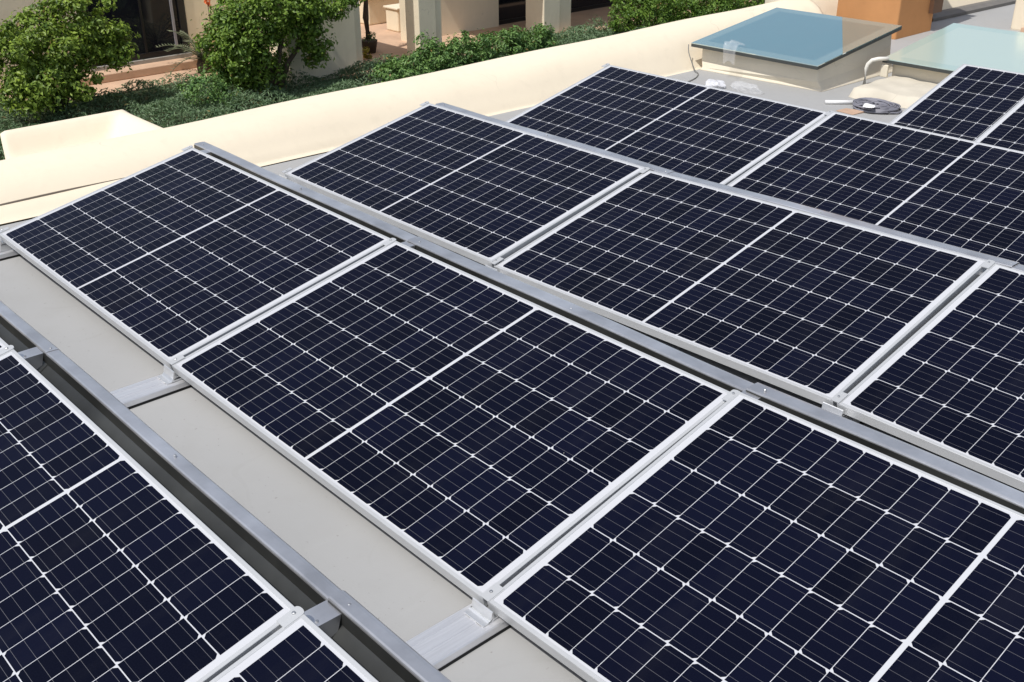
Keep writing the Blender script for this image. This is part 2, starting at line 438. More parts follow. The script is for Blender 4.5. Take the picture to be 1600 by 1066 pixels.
# ------------------------------------------------------------------ wind deflectors
defl_lab = {'Q': 'galvanised wind deflector sheet at the left edge, left of the lower left panel', 'R': 'long galvanised wind deflector behind the lower left panel, bordering the grey roof strip',
 'S': 'galvanised wind deflector continuing at the bottom edge, behind the cut front row panel', 'A': 'galvanised wind deflector jutting out past the top left corner of the second row',
 'B': 'galvanised wind deflector behind the middle panel of the second row', 'C': 'galvanised wind deflector behind the large lower right panel',
 'D': 'galvanised wind deflector behind the leftmost panel of the third row', 'E': 'galvanised wind deflector behind the middle panel of the third row', 'F': 'galvanised wind deflector behind the right end panel of the third row'}
TOPV = 6*PV+FMV
def deflector(k):
    r, c = PAN[k]
    a = pw(k, -FMU, TOPV, 0); b = pw(k, GL+FMU, TOPV, 0)
    xs0 = -.030; xs1 = .055
    if k == 'A': xs0 = -.15
    if k == 'D': xs0 = -.045
    if k == 'F' or k == 'C' or k == 'S': xs1 = .0
    L0 = a + Vector((xs0 if c else xs0, 0, 0)); L1 = b + Vector((xs1, 0, 0))
    base = Vector((L0.x, L0.y, ZR)); t = empty('wind_deflector', base)
    lift = 0.0028*(c % 2)
    fo = .0 if r == 0 else .018
    prof_ = [(.0815, -.040), (.0818, -.034), (.0835, -.0305), (.088, -.029), (.112+fo, -.0295), (.121+fo, -.031), (.127+fo, -.037)]
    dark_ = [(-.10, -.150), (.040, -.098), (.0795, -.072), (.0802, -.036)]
    th = .0012
    secs = []; secs2 = []
    n = 14
    for i in range(n+1):
        s_ = i/n; p = L0.lerp(L1, s_)
        wv = .0022*math.sin(s_*9+c*2+r)
        sec = [Vector((p.x, p.y+d, p.z+z+lift+wv)) for d, z in prof_]
        sec.append(Vector((p.x, p.y+.205, ZR+.055))); sec.append(Vector((p.x, p.y+.222, ZR+.006))); sec.append(Vector((p.x, p.y+.26, ZR+.004)))
        inner = [Vector((q.x, q.y+(th if j < 2 else -th if j > 4 else 0), q.z-(th if j > 1 else 0))) for j, q in enumerate(sec)]
        secs.append([q-base for q in sec+inner[::-1]])
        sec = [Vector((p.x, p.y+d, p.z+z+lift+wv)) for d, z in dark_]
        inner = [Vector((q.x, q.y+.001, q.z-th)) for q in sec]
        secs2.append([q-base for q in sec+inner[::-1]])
    mb = MB(); mb.sweep(secs, closed=True); mb.build('sheet', M_GALV, t)
    mb = MB(); mb.sweep(secs2, closed=True); mb.build('shade_tray', M_SHADE_TRAY, t)  # darkened liner, stands in for the shade inside the gap
    # a couple of pan-head screws on the flange
    for s_ in (.03, .52):
        p = L0.lerp(L1, s_); q = Vector((p.x, p.y+.104, p.z-.029))-base
        sc = MB(); sc.tube([q+Vector((0, 0, -.004)), q+Vector((0, 0, .004)), q+Vector((0, 0, .006))], [.0042, .0042, .002], 8); sc.build('screw', M_BOLT, t)
    tag(t, defl_lab[k], 'wind deflector', 'wind deflectors behind the panel rows')
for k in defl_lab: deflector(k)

# ------------------------------------------------------------------ clamps (rear and front) at every panel gap
def gap_frame(r, a, b):
    inv = {v_: k for k, v_ in PAN.items()}
    ka, kb = inv.get((r, a)), inv.get((r, b))
    return ka, kb
def plate(mb, M_, cx, y0, y1, w, z0, z1, rnd=0):
    pts = [(cx-w/2, y0), (cx+w/2, y0), (cx+w/2, y1), (cx-w/2, y1)]
    if rnd > 0:
        arc = [(cx+w/2*math.cos(t), y1-w/4+w/4*math.sin(t)*1.0) for t in np.linspace(0, PI, 9)]
        pts = [(cx-w/2, y0), (cx+w/2, y0)]+arc
    if rnd < 0:
        arc = [(cx-w/2*math.cos(t), y0+w/4-w/4*math.sin(t)) for t in np.linspace(0, PI, 9)]
        pts = arc+[(cx+w/2, y1), (cx-w/2, y1)]
    n = len(pts); lo = [M_ @ Vector((x, y, z0)) for x, y in pts]; hi = [M_ @ Vector((x, y, z1)) for x, y in pts]
    mb.add(lo+hi, [tuple(range(n))[::-1], tuple(range(n, 2*n))]+[(i, (i+1) % n, n+(i+1) % n, n+i) for i in range(n)])
clamp_where = {(0, 0): 'left of the large lower left corner panel', (0, 1): 'in the front row near the bottom edge', (1, 0): 'at the left end of the second row', (1, 1): 'in the second row between the left and middle panels', (1, 2): 'in the second row between the middle and lower right panels',
  (2, 0): 'at the left end of the third row', (2, 1): 'in the third row between the left and middle panels', (2, 2): 'in the third row between the middle and right panels', (3, 0): 'at the left end of the fourth row', (3, 1): 'in the fourth row between its two panels'}
for r, gaps in rows_rails.items():
    for n, (a, b) in enumerate(gaps):
        ka, kb = gap_frame(r, a, b)
        Mb = MAT[kb]
        gcx = -FMU-(PITCH-GL-2*FMU)/2 if a is not None else -FMU-.004
        for end in ('front', 'rear'):
            if r == 3 and end == 'front': continue
            org = Mb @ Vector((gcx, -FMV if end == 'front' else TOPV, 0))
            if ka:
                org2 = MAT[ka] @ Vector((GL+FMU+(PITCH-GL-2*FMU)/2, -FMV if end == 'front' else TOPV, 0))
                org = (org+org2)/2
            t = empty('panel_clamp', org)
            Ml = Euler((TILT, 0, 0)).to_matrix().to_4x4()
            mb = MB()
            ce = gcx
            w = .031
            if a is None: 
                shift = -.006; w = .026
            else: shift = 0
            if end == 'front':
                plate(mb, Ml, shift, -.001, .052, w, .0022, .0052)
            else:
                plate(mb, Ml, shift, -.050, .006, w, .0022, .0052, 1)
            mb.build('cover_plate', M_ALU, t)
            yb = .024 if end == 'front' else -.014
            bm_ = MB(); p0 = Ml @ Vector((shift-.002, yb, .005)); nrm = Ml @ Vector((0, 0, 1))
            bm_.tube([p0, p0+nrm*.0035, p0+nrm*.0045], [.0045, .0045, .003], 6); bm_.build('bolt', M_BOLT, t)
            if end == 'front':
                # bent foot: from under the frame down to the rail
                mb = MB(); zr = ZR+.0312-org.z; x0, x1 = -.037, .037
                secs = []
                for x in (x0, x1):
                    o_ = [(x, .055, -.0345), (x, .000, -.0355), (x, -.0035, -.033), (x, -.0045, -.014), (x, -.0065, -.012), (x, -.0085, -.014), (x, -.0135, -.040), (x, -.019, zr+.006), (x, -.023, zr+.0032), (x, -.038, zr+.0028)]
                    i_ = [(x, -.038, zr), (x, -.0215, zr+.0005), (x, -.0165, zr+.005), (x, -.0105, -.0425), (x, -.003, -.0385), (x, .055, -.037)]
                    secs.append(o_+i_)
                mb.sweep(secs, closed=True); mb.build('foot', M_CLAMP, t)
                for x in (x0+.001, x1-.003):
                    mb = MB(); mb.hexa([(x, -.019, zr+.001), (x+.002, -.019, zr+.001), (x+.002, .05, zr+.001), (x, .05, zr+.001)], [(x, -.014, -.045), (x+.002, -.014, -.045), (x+.002, .03, -.045), (x, .03, -.045)])
                    mb.build('gusset', M_CLAMP, t)
            elif r < 3:
                mb = MB(); mb.box((-.030+.0, -.06, -.0362), (.030, .092, -.0342)); 
                mb.hexa([(.0285, -.02, -.112), (.030, -.02, -.112), (.030, .068, -.074), (.0285, .068, -.074)], [(.0285, -.02, -.0362), (.030, -.02, -.0362), (.030, .0795, -.0362), (.0285, .0795, -.0362)])
                mb.build('support_plate', M_GALV, t)
                sb = MB(); q = Vector((.015, .028, -.0342)); sb.tube([q, q+Vector((0, 0, .003))], .0035, 8); sb.build('screw', M_BOLT, t)
            tag(t, '%s aluminium clamp %s' % ('lower' if end == 'front' else 'upper', clamp_where[(r, n)]), 'panel clamp', 'clamps at the panel gaps')

# ------------------------------------------------------------------ skylights
def skylight(name, fl, w, dep, z0, slope, base_pts, gm, label, overhang, curbm):
    """fl: front-left glass corner (x,y,z)"""
    t = empty(name, (fl[0]+w/2, fl[1]+dep/2, ZR)); L = t.location
    dz = math.tan(slope)*dep
    def gp(x, y, z): return Vector((fl[0]+x, fl[1]+y, fl[2]+dz*y/dep+z))-L
    th = .030
    mb = MB(); mb.hexa([gp(0, 0, -th), gp(w, 0, -th), gp(w, dep, -th), gp(0, dep, -th)], [gp(0, 0, -.007), gp(w, 0, -.007), gp(w, dep, -.007), gp(0, dep, -.007)])
    mb.build('sealed_edge', M_EDGE, t, bevel=.002)
    mb = MB(); mb.hexa([gp(.001, .001, -.0065), gp(w-.001, .001, -.0065), gp(w-.001, dep-.001, -.0065), gp(.001, dep-.001, -.0065)], [gp(.001, .001, 0), gp(w-.001, .001, 0), gp(w-.001, dep-.001, 0), gp(.001, dep-.001, 0)])
    gl = mb.build('glass_pane', gm, t)
    ov = overhang
    tp = [gp(ov, ov+.03, -th-.001), gp(w-ov, ov+.03, -th-.001), gp(w-ov, dep-ov, -th-.001), gp(ov, dep-ov, -th-.001)]
    bs = [Vector((p[0], p[1], ZR))-L for p in base_pts]
    # waisted curb with a flared foot
    md = [Vector((tp[i].x*.75+bs[i].x*.25, tp[i].y*.75+bs[i].y*.25, bs[i].z*.62+tp[i].z*.38)) for i in range(4)]
    ft = [Vector((bs[i].x*1.03, bs[i].y*1.03, bs[i].z-.002)) for i in range(4)]
    mb = MB(); secs = [ft, [b+Vector((0, 0, .02)) for b in bs], md, tp]
    mb.sweep(secs, closed=True); mb.build('curb', curbm, t, bevel=.012)
    tag(t, label, 'skylight')
    return t
def sky_glass(name, inner, rim, dims, rough=.02, mirror=.48):
    k = NT(name); tc = k.n('ShaderNodeTexCoord'); sp = k.n('ShaderNodeSeparateXYZ', ins={0: tc.outputs['Object']})
    ax = k.math('SUBTRACT', dims[0]/2, k.math('ABSOLUTE', sp.outputs[0])); ay = k.math('SUBTRACT', dims[1]/2, k.math('ABSOLUTE', sp.outputs[1]))
    d = k.math('MINIMUM', ax, ay)
    f = k.math('LESS_THAN', d, .085)
    col = k.mix(f, inner, rim)
    dn = k.noise(3, 4)
    col = k.mix(k.math('MULTIPLY', k.ramp(dn, .5, .8), .06), col, (.5, .5, .48))
    k.set(Base_Color=col, Roughness=rough, Specular_IOR_Level=.5)
    gl = k.n('ShaderNodeBsdfGlossy', ins={'Color': (.93, .97, 1, 1), 'Roughness': rough})
    mx = k.n('ShaderNodeMixShader', ins={0: mirror, 1: k.b.outputs[0], 2: gl.outputs[0]})
    k.t.links.new(mx.outputs[0], k.t.nodes['Material Output'].inputs[0])
    return k.m
w1, d1 = 1.11, 1.06
skylight('skylight', (-.345, 5.20, .115), w1, d1, .115, R_(7.3), [(-.27, 5.25), (.745, 5.31), (.755, 6.25), (-.27, 6.2)],
         sky_glass('blue_tinted_glass', (.070, .235, .265), (.18, .345, .355), (w1, d1)), 'square skylight with blue glass on a cream curb, in front of the orange chimney', .045, M_CURB)
w2, d2 = 1.5, .97
skylight('skylight', (.915, 5.78, .105), w2, d2, .105, R_(7.3), [(.985, 5.84), (2.36, 5.84), (2.36, 6.72), (.985, 6.72)],
         sky_glass('pale_frosted_glass', (.50, .62, .56), (.44, .58, .53), (w2, d2), .12, .25), 'pale green frosted skylight at the upper right, behind the last solar panels', .04, M_CURB)
# low coated step in front of the pale skylight
mb = MB(); x0, x1, y0, y1 = .99, 2.35, 5.36, 5.83
nx, ny = 60, 16
for i in range(nx+1):
    for j in range(ny+1):
        a = i/nx; b = j/ny
        x = x0-.04+(x1-x0+.08)*a; y = y0-.05+(y1-y0+.05)*b
        ed = min(1, min((x-x0+.04)/.04, (y-y0+.05)/.045, (x1+.04-x)/.04)); ed = max(0, ed)
        z = ZR+.001+(.070+.004*math.sin(x*17+y*9)*math.sin(y*23)+.002*math.sin(x*41))*math.sin(ed*PI/2)**.6
        mb.v.append((x+.012*math.sin(y*31)*(1-ed), y+.01*math.sin(x*23)*(1-ed), z))
for i in range(nx):
    for j in range(ny):
        a = i*(ny+1)+j; mb.f.append((a, a+ny+1, a+ny+2, a+1))
o = mb.build('coated_step', stucco('shaded_step_coating', (.60, .55, .455), .08, 5.), None, smooth=True); tag(o, 'low lumpy cream coated step at the foot of the pale green skylight', 'roof step')  # greyer than the curb coating, with shade put into the colour

# ------------------------------------------------------------------ chimney, pier, pipe
t = empty('chimney', (-.17, 7.65, ZR)); tag(t, 'square orange stucco chimney behind the blue skylight', 'chimney')
mb = MB(); mb.box((-.30, -.30, -.01), (.30, .30, 1.55)); mb.build('shaft', M_ORANGE, t, bevel=.015)
mb = MB(); mb.box((-.33, -.33, 1.551), (.33, .33, 1.62)); mb.build('cap', M_ORANGE, t, bevel=.01)
mb = MB(); mb.box((.302, .20, .16), (.34, .36, 1.3)); mb.build('side_flue', simple('rusty_brown_metal', (.11, .055, .03), .6), t)
t = empty('wall_pier', (1.0, 8.75, ZR)); tag(t, 'cream stucco pier at the upper right corner behind the pale skylight', 'wall pier')
mb = MB(); mb.box((-.42, -.25, -.01), (.55, .30, 1.3)); mb.build('shaft', M_CREAM, t, bevel=.02)
mb = MB(); mb.box((-.30, -.30, -.005), (.50, -.26, .035)); mb.build('terracotta_base', M_TERRA, t)
# white bent pipe between the skylights
p0 = Vector((.845, 5.70, ZR))
mb = MB(); mb.tube([p0, p0+Vector((0, 0, .12)), p0+Vector((.004, .004, .15)), p0+Vector((.025, .02, .178)), p0+Vector((.06, .04, .19)), p0+Vector((.11, .09, .192))], .014, 10)
o = mb.build('vent_pipe', simple('white_pvc', (.72, .70, .64), .4), None, smooth=True); tag(o, 'thin white bent pipe standing between the two skylights', 'pipe')
mb = MB(); q = Vector((.93, 5.79, ZR+.001)); mb.box((q.x-.02, q.y-.012, ZR+.06), (q.x+.035, q.y+.010, .062)); o = mb.build('downpipe_strip', M_CURB, None, bevel=.006); tag(o, 'short cream vertical strip at the left corner of the pale skylight curb', 'trim strip')

# ------------------------------------------------------------------ clutter on the roof
def cable(name, pts, r, mat, label, cat='cable'):
    # smooth the polyline
    P = [Vector(p) for p in pts]; out = []
    for i in range(len(P)-1):
        a = P[max(i-1, 0)]; b = P[i]; c_ = P[i+1]; d = P[min(i+2, len(P)-1)]
        for k in range(8):
            s_ = k/8
            out.append(.5*((2*b)+(c_-a)*s_+(2*a-5*b+4*c_-d)*s_*s_+(3*b-a-3*c_+d)*s_**3))
    out.append(P[-1])
    mb = MB(); mb.tube(out, r, 8); o = mb.build(name, mat, None, smooth=True); tag(o, label, cat); return o
M_CAB = simple('black_cable', (.02, .02, .022), .5)
M_GREYCAB = simple('grey_cable', (.16, .16, .15), .6)
cable('cable', [(-.36, 5.19, .10), (-.33, 5.16, .05), (-.275, 5.14, -.02), (-.235, 5.13, -.065), (-.18, 5.10, ZR+.006), (-.10, 4.95, ZR+.006), (-.06, 4.72, ZR+.006), (-.12, 4.5, ZR+.006)], .0036, M_GREYCAB,
      'thin grey cable running down from the left corner of the blue skylight to the roof')
# coil of cable
c0 = on_z(1368, 171, ZR)
pts = []
for k in range(0, 22*22+1):
    a = k*2*PI/22; lp = k/22
    rr = .03+.098*((lp*.6180339) % 1)**.7+.012*math.sin(lp*5.3+a)
    pts.append((c0.x+1.25*rr*math.cos(a)+.015*math.sin(lp*3), c0.y+.95*rr*math.sin(a)+.012*math.cos(lp*4.1), ZR+.008+.006*(lp % 5)+.003*math.sin(a*2+lp)))
mb = MB(); mb.tube(pts, .0065, 6); o = mb.build('cable_coil', simple('dark_grey_cable', (.20, .20, .235), .45), None, smooth=True); tag(o, 'coil of dark grey cable lying on the roof beside the upper right panel', 'cable coil')
def crumple(name, loc, size, mat, label, cat, seed, sq=(1, 1, .55)):
    import bmesh
    bm = bmesh.new(); bmesh.ops.create_icosphere(bm, subdivisions=4, radius=1)
    rg = np.random.default_rng(seed); dirs = rg.normal(size=(46, 3)); dirs /= np.linalg.norm(dirs, axis=1)[:, None]; am = rg.uniform(-.32, .22, 46)
    for vv in bm.verts:
        p = np.array(vv.co); d = dirs @ p
        s_ = 1+float(np.sum(am*np.clip((d-.72)/.28, 0, 1)))+.06*math.sin(p[0]*17+p[2]*11+seed)
        q = Vector(vv.co)*max(.35, s_); q = Vector((q.x*size*sq[0], q.y*size*sq[1], max(q.z, -.35)*size*sq[2]+.35*size*sq[2]))
        vv.co = q
    me = bpy.data.meshes.new(name); bm.to_mesh(me); bm.free(); me.materials.append(mat)
    o = bpy.data.objects.new(name, me); C.objects.link(o); o.location = loc; tag(o, label, cat); return o
def film(name, col, alpha, rough=.25):
    k = NT(name); k.set(Base_Color=col, Roughness=rough, Alpha=alpha, Specular_IOR_Level=.6); return k.m
M_FILM = film('clear_plastic_film', (.85, .86, .88), .20)
M_BAG = film('white_plastic_film', (.82, .83, .87), .6, .3)
crumple('plastic_bag', on_z(1118, 137, ZR), .075, M_BAG, 'crumpled white plastic bag on the roof behind the fourth row, left of the clear one', 'plastic bag', 3)
crumple('plastic_bag', on_z(1162, 141, ZR), .085, M_FILM, 'crumpled clear plastic film on the roof in front of the blue skylight', 'plastic bag', 5, (1.5, .9, .5))
M_PAPER = simple('white_paper', (.80, .80, .80), .8)
crumple('paper_scrap', on_z(1357, 178, ZR)+Vector((0, 0, .045)), .030, M_PAPER, 'white paper scrap lying on the coil of dark cable', 'paper scrap', 8, (1.5, .8, .5))
crumple('paper_scrap', on_z(1418, 163, ZR), .024, M_PAPER, 'small white scrap near the left edge of the upper right panel', 'paper scrap', 9, (1.6, .9, .5))
q = on_z(1314, 163, ZR)
mb = MB(); mb.tube([q+Vector((-.075, -.075, .014)), q+Vector((.075, .075, .014))], .013, 10); o = mb.build('white_tube', M_PAPER, None, smooth=True); tag(o, 'short white tube lying on the roof left of the cable coil', 'tube')
q = on_z(1328, 175, ZR)
mb = MB(); mb.hexa([q+Vector(p) for p in ((-.07, -.05, .001), (.06, -.06, .001), (.08, .06, .001), (-.06, .05, .001))], [q+Vector(p) for p in ((-.07, -.05, .006), (.06, -.06, .004), (.08, .06, .010), (-.06, .05, .005))])
o = mb.build('cardboard_piece', simple('brown_cardboard', (.50, .34, .24), .8), None); tag(o, 'flat piece of brown cardboard on the roof beside the cable coil', 'cardboard')
# plastic film flap hanging over the front edge of the blue skylight
mb = MB(); A0 = Vector((-.02, 5.30, .131)); nx, ny = 10, 12
for i in range(nx+1):
    for j in range(ny+1):
        a = i/nx; b = j/ny
        yy = A0.y-.16*min(b, .7)/.7; zz = A0.z+.012+.05*math.sin(b*2.2)*(1-abs(a-.5)) - (.0 if b < .6 else (b-.6)*.35)
        mb.v.append((A0.x+.12*a+.02*b, yy-.012*math.sin(a*9+b*5), zz+.008*math.sin(a*11+b*3)))
for i in range(nx):
    for j in range(ny):
        a = i*(ny+1)+j; mb.f.append((a, a+ny+1, a+ny+2, a+1))
o = mb.build('plastic_flap', M_FILM, None, smooth=True); tag(o, 'scrap of clear plastic film draped over the front edge of the blue skylight', 'plastic film')

# ------------------------------------------------------------------ the villa across the garden
vil = empty('villa', (-10.3, 9, ZG-.05)); tag(vil, 'cream stucco villa with a pillared loggia and dark glazed door across the garden', 'building')
def vb(name, boxes, mat, parent=vil, bevel=.0):
    mb = MB()
    for a, b in boxes: mb.box(Vector(a)-vil.location, Vector(b)-vil.location)
    return mb.build(name, mat, parent, bevel=bevel)
TOP = 1.3
FX = -10.15
zb = ZG-.09
# front wall pier with its set-back edge
vb('wall', [((-10.55, 7.55, zb), (FX, 8.83, TOP)), ((-10.55, 8.832, zb), (FX-.06, 8.98, TOP))], M_WALL, bevel=.015)
vb('pillar', [((-10.53, 10.13, zb), (FX, 10.50, TOP)), ((-10.60, 10.502, zb), (FX-.05, 10.66, TOP))], M_WALL, bevel=.012)
vb('pillar', [((-10.66, 13.07, zb), (FX, 13.49, TOP)), ((-10.70, 13.492, zb), (FX-.05, 13.84, TOP))], M_WALL, bevel=.012)
vb('pillar', [((-10.66, 16.6, zb), (FX, 17.0, TOP))], M_WALL, bevel=.012)
# loggia back wall, with dark glazing
vb('back_wall', [((-11.8, 10.95, zb), (-11.6, 13.22, TOP)), ((-11.8, 14.3, zb), (-11.6, 15.2, TOP)), ((-11.8, 17.2, zb), (-11.6, 30, TOP)), ((-11.8, 13.22, .2), (-11.6, 14.3, TOP)), ((-11.8, 15.2, .2), (-11.6, 17.2, TOP))], M_WALL)
for y0_, y1_ in ((13.23, 14.29), (15.21, 17.19)):
    win = vb('window', [((-11.74, y0_, zb), (-11.70, y0_+.07, .2)), ((-11.74, y1_-.07, zb), (-11.70, y1_, .2)), ((-11.74, y0_+.07, zb), (-11.70, y1_-.07, zb+.14))], M_DARKFRAME)
    vb('pane', [((-11.73, y0_+.071, zb+.141), (-11.715, y1_-.071, .2))], M_DGLASS, win)
vb('loggia_ceiling', [((-11.8, 10.13, TOP+.001), (-10.0, 30, TOP+.12))], M_WALL)
# recessed wall with the large glazed door
vb('door_wall', [((-12.95, -4, zb), (-12.7, 5.40, TOP)), ((-12.95, 7.16, zb), (-12.7, 8.2, TOP)), ((-12.95, 5.40, .35), (-12.7, 7.16, TOP)), ((-12.95, 5.40, zb), (-12.7, 7.16, -2.13))], M_WALL)
vb('door_sill', [((-12.69, 4.6, -2.229), (-12.30, 7.22, -2.10))], M_TERRA, bevel=.015)
vb('door_sill', [((-12.90, 5.42, -2.128), (-12.62, 7.14, -2.04))], simple('grey_stone_sill', (.33, .31, .28), .7))
dr = vb('door', [((-12.76, 5.42, -2.03), (-12.68, 5.52, .34)), ((-12.76, 7.03, -2.03), (-12.68, 7.14, .34)), ((-12.76, 5.52, -2.03), (-12.68, 7.03, -1.95)), ((-12.76, 5.52, .26), (-12.68, 7.03, .34)), ((-12.75, 6.36, -1.95), (-12.70, 6.40, .26))], M_DARKFRAME)
vb('pane', [((-12.735, 5.521, -1.949), (-12.72, 7.029, .259))], M_DGLASS, dr)
vb('reflection_strip', [((-12.715, 6.90, -1.9), (-12.70, 6.945, .1))], simple('pale_reflection', (.30, .29, .31), .5), dr)  # pale strip painting a light reflection on the door glass
vb('side_wall', [((-15.6, 8.201, zb), (-10.551, 8.45, TOP))], M_WALL)
vb('courtyard_wall', [((-16.6, 8.46, zb), (-16.3, 30, TOP))], M_WALL)

# planters and pots in the courtyard gap
def thing_box(name, a, b, mat, label, cat, bevel=.02):
    c_ = Vector(((a[0]+b[0])/2, (a[1]+b[1])/2, a[2])); mb = MB(); mb.box(Vector(a)-c_, Vector(b)-c_); o = mb.build(name, mat, None, bevel=bevel); o.location = c_; tag(o, label, cat); return o
t = empty('masonry_planter', (-13.9, 12.6, ZG-.03)); tag(t, 'low cream masonry planter in the courtyard beyond the pillar gap', 'planter')
mb = MB(); mb.box((-.45, -1.2, 0), (.45, 1.2, .50)); mb.build('planter_wall', M_WALL, t, bevel=.03)
mb = MB(); mb.box((-.50, -1.25, .501), (.50, 1.25, .56)); mb.build('coping', M_CREAM, t, bevel=.02)
t = empty('masonry_pedestal', (-12.65, 11.6, ZG-.03)); tag(t, 'small cream block pedestal on the terracotta courtyard floor', 'pedestal')
mb = MB(); mb.box((-.2, -.22, 0), (.2, .22, .42)); mb.build('pedestal_block', M_WALL, t, bevel=.03)
mb = MB(); mb.box((-.23, -.25, .421), (.23, .25, .46)); mb.build('pedestal_cap', M_CREAM, t, bevel=.012)

# ------------------------------------------------------------------ plants
def leaf_mesh(name, P, Nn, size, mat, parent=None, aspect=.45, jitter=.35):
    n = len(P)
    sz = size*RNG.uniform(1-jitter, 1+jitter, n)[:, None]
    Nn = Nn/np.maximum(np.linalg.norm(Nn, axis=1), 1e-6)[:, None]
    a = RNG.normal(size=(n, 3)); a[:, 2] -= .25
    a -= (a*Nn).sum(1)[:, None]*Nn; a /= np.maximum(np.linalg.norm(a, axis=1), 1e-6)[:, None]
    b = np.cross(Nn, a)
    base = P-a*sz*.5; tip = P+a*sz*.5-Nn*sz*.12
    l = P+b*sz*aspect*.5+Nn*sz*.10; r = P-b*sz*aspect*.5+Nn*sz*.10
    V = np.stack([base, l, tip, r], 1).reshape(-1, 3)
    idx = np.arange(n)*4
    F = np.stack([idx, idx+1, idx+2, idx, idx+2, idx+3], 1).reshape(-1, 3)
    me = bpy.data.meshes.new(name); me.vertices.add(len(V)); me.vertices.foreach_set('co', V.astype(np.float32).ravel())
    me.loops.add(F.size); me.loops.foreach_set('vertex_index', F.astype(np.int32).ravel())
    me.polygons.add(len(F)); me.polygons.foreach_set('loop_start', np.arange(0, F.size, 3, dtype=np.int32)); me.polygons.foreach_set('loop_total', np.full(len(F), 3, dtype=np.int32))
    me.update(calc_edges=True); me.materials.append(mat)
    o = bpy.data.objects.new(name, me); C.objects.link(o)
    if parent: o.parent = parent
    return o
def clumps(ells, per, clump_r, n_leaf):
    """ells: list of (center, radii); per: clumps each; returns leaf points and normals"""
    P = []; Nn = []
    for c_, rad, nclump in ells:
        c_ = np.array(c_); rad = np.array(rad)
        for q in range(nclump):
            d = RNG.normal(size=3); d /= np.linalg.norm(d); rr = RNG.uniform(.15, 1)**.45
            cc = c_+d*rad*rr; cr = clump_r*RNG.uniform(.45, 1.5)
            k = int(n_leaf*RNG.uniform(.6, 1.4))
            dd = RNG.normal(size=(k, 3)); dd /= np.linalg.norm(dd, axis=1)[:, None]
            r2 = RNG.uniform(.05, 1, k)[:, None]**.4*np.where(RNG.uniform(size=k) > .88, RNG.uniform(1.1, 1.9, k), 1.)[:, None]
            P.append(cc+dd*cr*r2*np.array([1, 1, .75]))
            nn = dd*.7+RNG.normal(size=(k, 3))*.55+np.array([0, 0, .55])+d*.35
            Nn.append(nn)
    return np.concatenate(P), np.concatenate(Nn)
def plant(name, base, ells, clump_r, n_leaf, leaf, mat, label, cat, group=None, trunk=None, part='crown', aspect=.45):
    t = empty(name, base); B = np.array(base)
    P, Nn = clumps(ells, 0, clump_r, n_leaf)
    keep = P[:, 2] > ZG-.02
    P, Nn = P[keep], Nn[keep]
    leaf_mesh(part, P-B, Nn, leaf, mat, t, aspect)
    if trunk:
        mb = MB()
        for pts, r in trunk: mb.tube([Vector(p)-Vector(base) for p in pts], r, 8)
        mb.build('trunk', M_BARK, t, smooth=True)
    tag(t, label, cat, group); return t
def limbs(b, tops, r0):
    b = Vector(b); out = []
    for tp in tops:
        tp = Vector(tp); m1 = b.lerp(tp, .4)+Vector((random.uniform(-.06, .06), random.uniform(-.06, .06), .12)); m2 = b.lerp(tp, .75)+Vector((random.uniform(-.05, .05), random.uniform(-.05, .05), .06))
        out.append(([b, m1, m2, tp], [r0, r0*.7, r0*.42, r0*.15]))
    return out
U = -10.7
def X(x, y, u=U): return tuple(on_x(x, y, u))
def E(x, y, rx, ry, n, u=U, ru=.5):
    """ellipsoid centred on a plane at depth u; rx, ry in photo pixels"""
    c_ = on_x(x, y, u); s1 = (on_x(x+10, y, u)-c_).y/10; s2 = (c_-on_x(x, y+10, u)).z/10
    return ((c_.x, c_.y, c_.z), (ru, abs(s1)*rx, abs(s2)*ry), n)
# left citrus bush
b = X(95, 190, -10.6); b = (b[0], b[1], ZG-.05)
plant('citrus_tree', b, [E(70, 75, 66, 60, 70, -10.7, .65), E(150, 55, 42, 42, 42, -10.8, .5), E(15, 95, 45, 58, 44, -10.5, .5), E(60, 128, 50, 34, 44, -10.3, .45), E(110, 15, 62, 24, 24, -10.8, .4), E(175, 85, 28, 24, 20, -10.7, .35), E(110, 125, 46, 28, 26, -10.4, .4), E(40, 155, 34, 14, 10, -10.2, .3)],
      .155, 78, .066, M_LEAF1, 'bushy bright green citrus tree at the upper left, in front of the glazed door', 'tree', 'garden trees', limbs(b, [X(40, 60, -10.7), X(110, 40, -10.8), X(150, 70, -10.7), X(70, 100, -10.5)], .045), aspect=.52)
# middle tree against the villa wall
U2 = -9.75
b = X(430, 135, U2); b = (b[0], b[1], ZG-.05)
plant('garden_tree', b, [E(418, 5, 80, 42, 88, U2, .6), E(366, 42, 30, 40, 40, U2, .5), E(455, 15, 48, 34, 44, U2, .5), E(375, 65, 55, 40, 60, U2, .5), E(490, 62, 18, 44, 26, U2+.1, .25), E(362, 96, 28, 36, 28, U2, .4), E(395, 110, 40, 34, 34, U2-.1, .35), E(440, 112, 24, 26, 14, U2-.1, .3), E(512, 8, 30, 20, 14, U2+.1, .3), E(538, 0, 24, 18, 12, U2+.15, .25), E(480, 20, 26, 28, 14, U2+.1, .3), E(440, 52, 24, 24, 14, U2, .3)],
      .15, 74, .062, M_LEAF2, 'tall leafy green tree in front of the villa wall, right of the glazed door', 'tree', 'garden trees', limbs(b, [X(380, 20, U2), X(450, 10, U2), X(362, 50, U2), X(485, 50, U2), X(400, 60, U2)], .06), aspect=.52)
